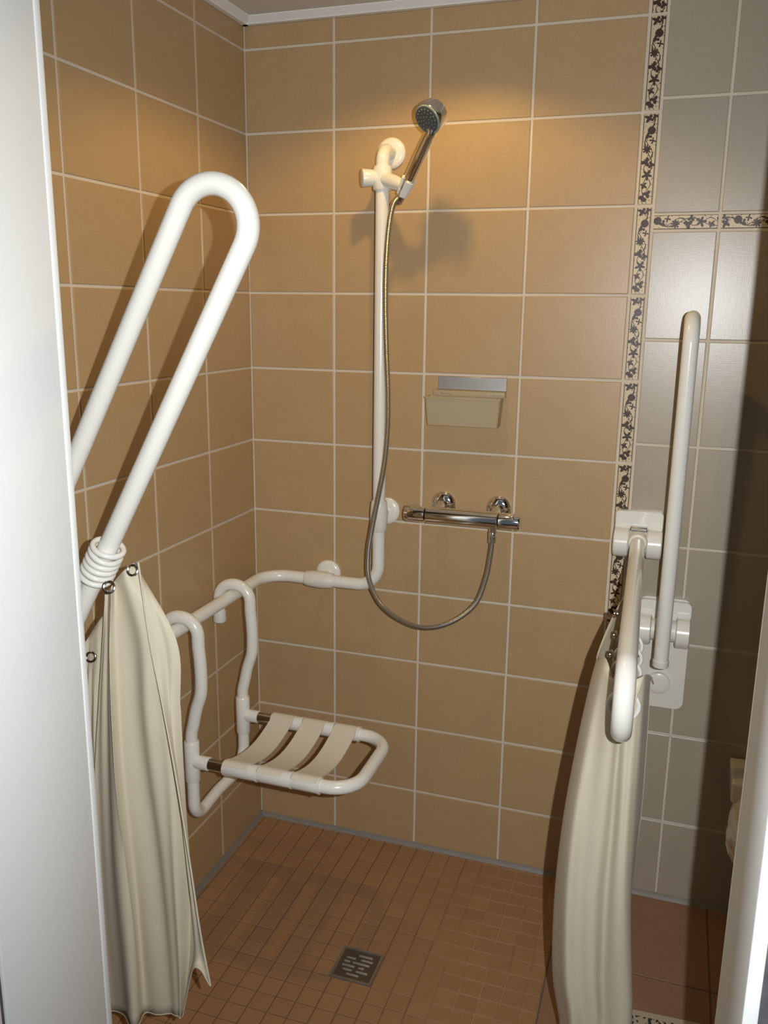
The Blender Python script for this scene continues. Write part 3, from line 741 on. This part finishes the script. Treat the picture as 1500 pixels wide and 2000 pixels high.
# a strip of the same curtain folded back behind the bar
bm, G2 = sheet([[atY(207, 1195, -1.0), atY(206, 1330, -.99), atY(204, 1480, -.985), atY(206, 1650, -.985)], [atY(192, 1215, -1.0), atY(186, 1335, -.998), atY(186, 1480, -.995), atY(190, 1650, -.995)],
                [atY(176, 1240, -.995), atY(168, 1340, -.99), atY(168, 1480, -.985), atY(172, 1650, -.985)], [atY(160, 1262, -1.0), atY(148, 1345, -.995), atY(148, 1480, -.99), atY(150, 1650, -.99)]], 5, 6, .002)
o = part(t, 'back_fold', bm, M_cloth); md = o.modifiers.new('thickness', 'SOLIDIFY'); md.thickness = .0012
eyelet(t, atY(178, 1283, -1.008), Vector((.2, -1, .3)), .0085)

def drop(p, z_): return Vector((p.x, p.y, z_))
LR = (1330, 1450, 1600, 1750, 1900, 2000)
Rc = []
for top, us, ds in (
    ((1222, 1160, -.36), (1212, 1206, 1200, 1198, 1198, 1198), (-.42, -.46, -.50, -.54, -.56, -.56)),
    ((1194, 1212, -.47), (1184, 1174, 1168, 1166, 1168, 1170), (-.52, -.54, -.56, -.57, -.57, -.57)),
    ((1166, 1285, -.58), (1154, 1128, 1102, 1086, 1082, 1096), (-.60, -.62, -.64, -.64, -.64, -.63)),
    ((1184, 1290, -.68), (1172, 1148, 1122, 1106, 1102, 1112), (-.70, -.73, -.76, -.77, -.77, -.77)),
    ((1212, 1385, -.74), (1206, 1192, 1172, 1152, 1146, 1150), (-.74, -.76, -.78, -.79, -.79, -.79)),
    ((1230, 1390, -.76), (1228, 1218, 1206, 1192, 1184, 1182), (-.76, -.77, -.78, -.79, -.79, -.79)),
    ((1256, 1325, -.74), (1256, 1246, 1234, 1228, 1231, 1232), (-.74, -.75, -.76, -.77, -.77, -.77)),
    ((1268, 1322, -.66), (1266, 1258, 1248, 1232, 1224, 1222), (-.66, -.66, -.66, -.67, -.68, -.68)),
    ((1276, 1335, -.60), (1270, 1262, 1250, 1228, 1218, 1216), (-.60, -.60, -.61, -.62, -.63, -.63))):
    c = column(top, us, ds, LR, -.70, .75) if len(Rc) > 2 else column(top, us, ds, LR, -.70, 1.0)
    for q in range(len(c)): c[q].z = max(c[q].z, .085 + .05 * (len(c) - 1 - q))
    c.append(drop(c[-1], .055)); Rc.append(c)
t = thing('shower_curtain', drop(Rc[4][-1], .055), 'cream shower curtain gathered under the folded-down bar', 'curtain')
bm, G = sheet(Rc, 12, 8, .0048, 2); cloth(t, bm)
edge_tube(t, 'side_hem', [r[-1] for r in G], .0018); edge_tube(t, 'bottom_hem', G[-1], .0016); edge_tube(t, 'top_hem', G[0], .0016)
for u, v, d in ((1203, 1198, -.52), (1202, 1240, -.585), (1194, 1278, -.66)): eyelet(t, atY(u, v, d), Vector((-1, -.5, .2)), .0065)

ORD = ['first', 'second', 'third', 'fourth', 'fifth', 'sixth']
# curtain rings: six bunched on the left bar, five on the lowered bar
for k in range(6):
    c = pr_ + d3 * (-.366 - .0118 * k) + Vector((.0, 0, -.0012)) ; ax = (d3 + Vector((.10 * math.sin(k * 2.1), -.12, .16 * math.cos(k * 1.7)))).normalized()
    bm = NB(); torus(bm, c, ax, .0256, .0052, 36, 10); bmesh.ops.translate(bm, verts=bm.verts, vec=-c)
    o = obj('curtain_ring', bm, M_white, loc=c); tag(o, ORD[k] + ' white plastic ring of the bunch on the half-raised bar, counted down the bar', 'curtain ring', 'rings bunched on the half-raised bar')
lowc = H1 - up1 * SP
for k, s_ in enumerate((.40, .47, .54, .62, .69)):
    c = lowc + d1 * s_ + Vector((.0, 0, -.006)); ax = (d1 + Vector((.10 * math.sin(k * 2.3), 0, .12 * math.cos(k * 1.9)))).normalized()
    bm = NB(); torus(bm, c, ax, .0262, .0040, 36, 10); bmesh.ops.translate(bm, verts=bm.verts, vec=-c)
    o = obj('curtain_ring', bm, M_white, loc=c); tag(o, ORD[4 - k] + ' white plastic curtain ring from the bend of the folded-down bar', 'curtain ring', 'rings on the folded-down bar')

# ------------------------------------------------------------------ floor drain
t = thing('floor_drain', (DR[0], DR[1], 0), 'square steel floor drain with short slots in the mosaic', 'drain')
bm = NB(); a, b_ = DS, DS - .0075
outl = [(-a, -a), (a, -a), (a, a), (-a, a)]; inl = [(-b_, -b_), (b_, -b_), (b_, b_), (-b_, b_)]
def ringv(l, z_): return [bm.verts.new(Vector((DR[0] + x, DR[1] + y, z_))) for x, y in l]
o0, o1, i1, i0 = ringv(outl, -.003), ringv([(x * .985, y * .985) for x, y in outl], .0018), ringv(inl, .0018), ringv(inl, -.003)
for A, B_ in ((o0, o1), (o1, i1), (i1, i0)):
    for i in range(4): bm.faces.new((A[i], A[(i + 1) % 4], B_[(i + 1) % 4], B_[i]))
part(t, 'rim', bm, mottled('dull_steel_rim', (.30, .28, .25), (.38, .36, .33), .45, 40, metal=.8), smooth=False)
bm = NB(); box(bm, (DR[0] - b_ + .001, DR[1] - b_ + .001, -.006), (DR[0] + b_ - .001, DR[1] + b_ - .001, -.0005), .0006, 1); part(t, 'grate', bm, mottled('drain_grate', (.16, .14, .12), (.24, .215, .19), .35, 60, metal=.9))
M_bar = mottled('worn_steel', (.36, .33, .29), (.46, .43, .39), .32, 60, metal=.45)
# raised slot lips, staggered like a woven grille
for rowi in range(6):
    y = DR[1] + .033 - rowi * .0132
    for (xa_, xb) in (((-.006, .030),), ((-.034, -.010), (.004, .034)), ((-.036, -.020), (-.014, .030)), ((-.036, -.004), (.006, .020)), ((-.030, -.006), (.004, .034)), ((-.016, .016),))[rowi]:
        bm = NB(); box(bm, (DR[0] + xa_, y - .0030, -.0012), (DR[0] + xb, y + .0030, .0014), .0010, 2); o = part(t, 'grate_bar', bm, M_bar)

# ------------------------------------------------------------------ toilet
TX = 1.512
t = thing('toilet', (TX, 0, .0), 'cream ceramic toilet with closed lid against the back wall', 'toilet')
def egg(k, wx, y_back, y_front, n=36):
    """plan outline at a level: straight sided at the wall, rounded in front"""
    out = []
    yc = y_back + (y_front - y_back) * .52
    for i in range(n):
        a = 2 * math.pi * i / n; c, s = math.cos(a), math.sin(a)
        y = yc + (y_front - yc) * s if s > 0 else yc + (y_back - yc) * (-s)
        e = 1.0 if s > 0 else .62
        out.append((TX + wx * math.copysign(abs(c) ** e, c), y))
    return out
def loft(bm, levels):
    R_ = [[bm.verts.new(Vector((x, y, z_))) for x, y in o] for z_, o in levels]
    for a, b_ in zip(R_, R_[1:]):
        n = len(a)
        for i in range(n): bm.faces.new((a[i], a[(i + 1) % n], b_[(i + 1) % n], b_[i]))
    bm.faces.new(R_[0]); bm.faces.new(R_[-1][::-1]); return bm
bm = NB(); loft(bm, [(0.0, egg(0, .105, -.016, -.36)), (.03, egg(0, .105, -.016, -.37)), (.12, egg(0, .100, -.016, -.37)), (.22, egg(0, .115, -.016, -.42)), (.31, egg(0, .150, -.016, -.49)), (.37, egg(0, .172, -.016, -.525)), (.400, egg(0, .176, -.016, -.53)), (.405, egg(0, .172, -.018, -.525))]); part(t, 'bowl', bm, M_ceramic)
bm = NB(); box(bm, (TX - .165, -.150, .402), (TX + .165, -.012, .456), .006, 3); part(t, 'rear_ledge', bm, M_ceramic)
bm = NB(); loft(bm, [(.407, egg(0, .182, -.135, -.535)), (.410, egg(0, .185, -.132, -.54)), (.422, egg(0, .185, -.132, -.54)), (.425, egg(0, .182, -.135, -.535))]); part(t, 'seat', bm, M_ceramic)
bm = NB(); loft(bm, [(.428, egg(0, .181, -.132, -.534)), (.431, egg(0, .184, -.130, -.538)), (.442, egg(0, .183, -.130, -.537)), (.449, egg(0, .170, -.135, -.52)), (.452, egg(0, .12, -.17, -.46))]); part(t, 'lid', bm, M_ceramic)

# ------------------------------------------------------------------ bath mat
def mat_mat():
    m = material('mat_weave', (.62, .55, .42), .95); N, L, B_ = nodes(m)
    tc = N.new('ShaderNodeTexCoord'); sp = N.new('ShaderNodeSeparateXYZ'); L.new(tc.outputs['Object'], sp.inputs[0])
    def mt(op, a, b=None):
        n = N.new('ShaderNodeMath'); n.operation = op
        for i, s in enumerate((a, b)):
            if s is None: continue
            if isinstance(s, (int, float)): n.inputs[i].default_value = s
            else: L.new(s, n.inputs[i])
        return n.outputs[0]
    vo = N.new('ShaderNodeTexVoronoi'); vo.inputs['Scale'].default_value = 85; L.new(tc.outputs['Object'], vo.inputs['Vector'])
    wv = N.new('ShaderNodeTexWave'); wv.inputs['Scale'].default_value = 22; wv.inputs['Distortion'].default_value = 5; wv.inputs['Detail Scale'].default_value = 3; L.new(tc.outputs['Object'], wv.inputs['Vector'])
    pat = mt('MULTIPLY', mt('LESS_THAN', vo.outputs['Distance'], .55), mt('GREATER_THAN', wv.outputs['Fac'], .42))
    band = mt('LESS_THAN', mt('ABSOLUTE', mt('SUBTRACT', mt('ABSOLUTE', sp.outputs['Y']), .215)), .016)
    mk = mt('MULTIPLY', pat, band)
    mx = N.new('ShaderNodeMix'); mx.data_type = 'RGBA'; mx.inputs[6].default_value = (.58, .51, .38, 1); mx.inputs[7].default_value = (.045, .04, .06, 1)
    L.new(mk, mx.inputs[0]); L.new(mx.outputs[2], B_.inputs['Base Color'])
    no = N.new('ShaderNodeTexNoise'); no.inputs['Scale'].default_value = 500; L.new(tc.outputs['Object'], no.inputs['Vector'])
    bp = N.new('ShaderNodeBump'); bp.inputs['Strength'].default_value = .8; bp.inputs['Distance'].default_value = .003; L.new(no.outputs['Fac'], bp.inputs['Height']); L.new(bp.outputs['Normal'], B_.inputs['Normal'])
    return m
bm = NB(); box(bm, (-.17, -.25, .0006), (.17, .25, .0110), .0045, 2)
o = obj('bath_mat', bm, mat_mat(), loc=(1.250, -.690, 0)); o.rotation_euler.z = math.radians(3)
tag(o, 'cream bath mat with a dark patterned band on the terracotta tiles', 'bath mat')
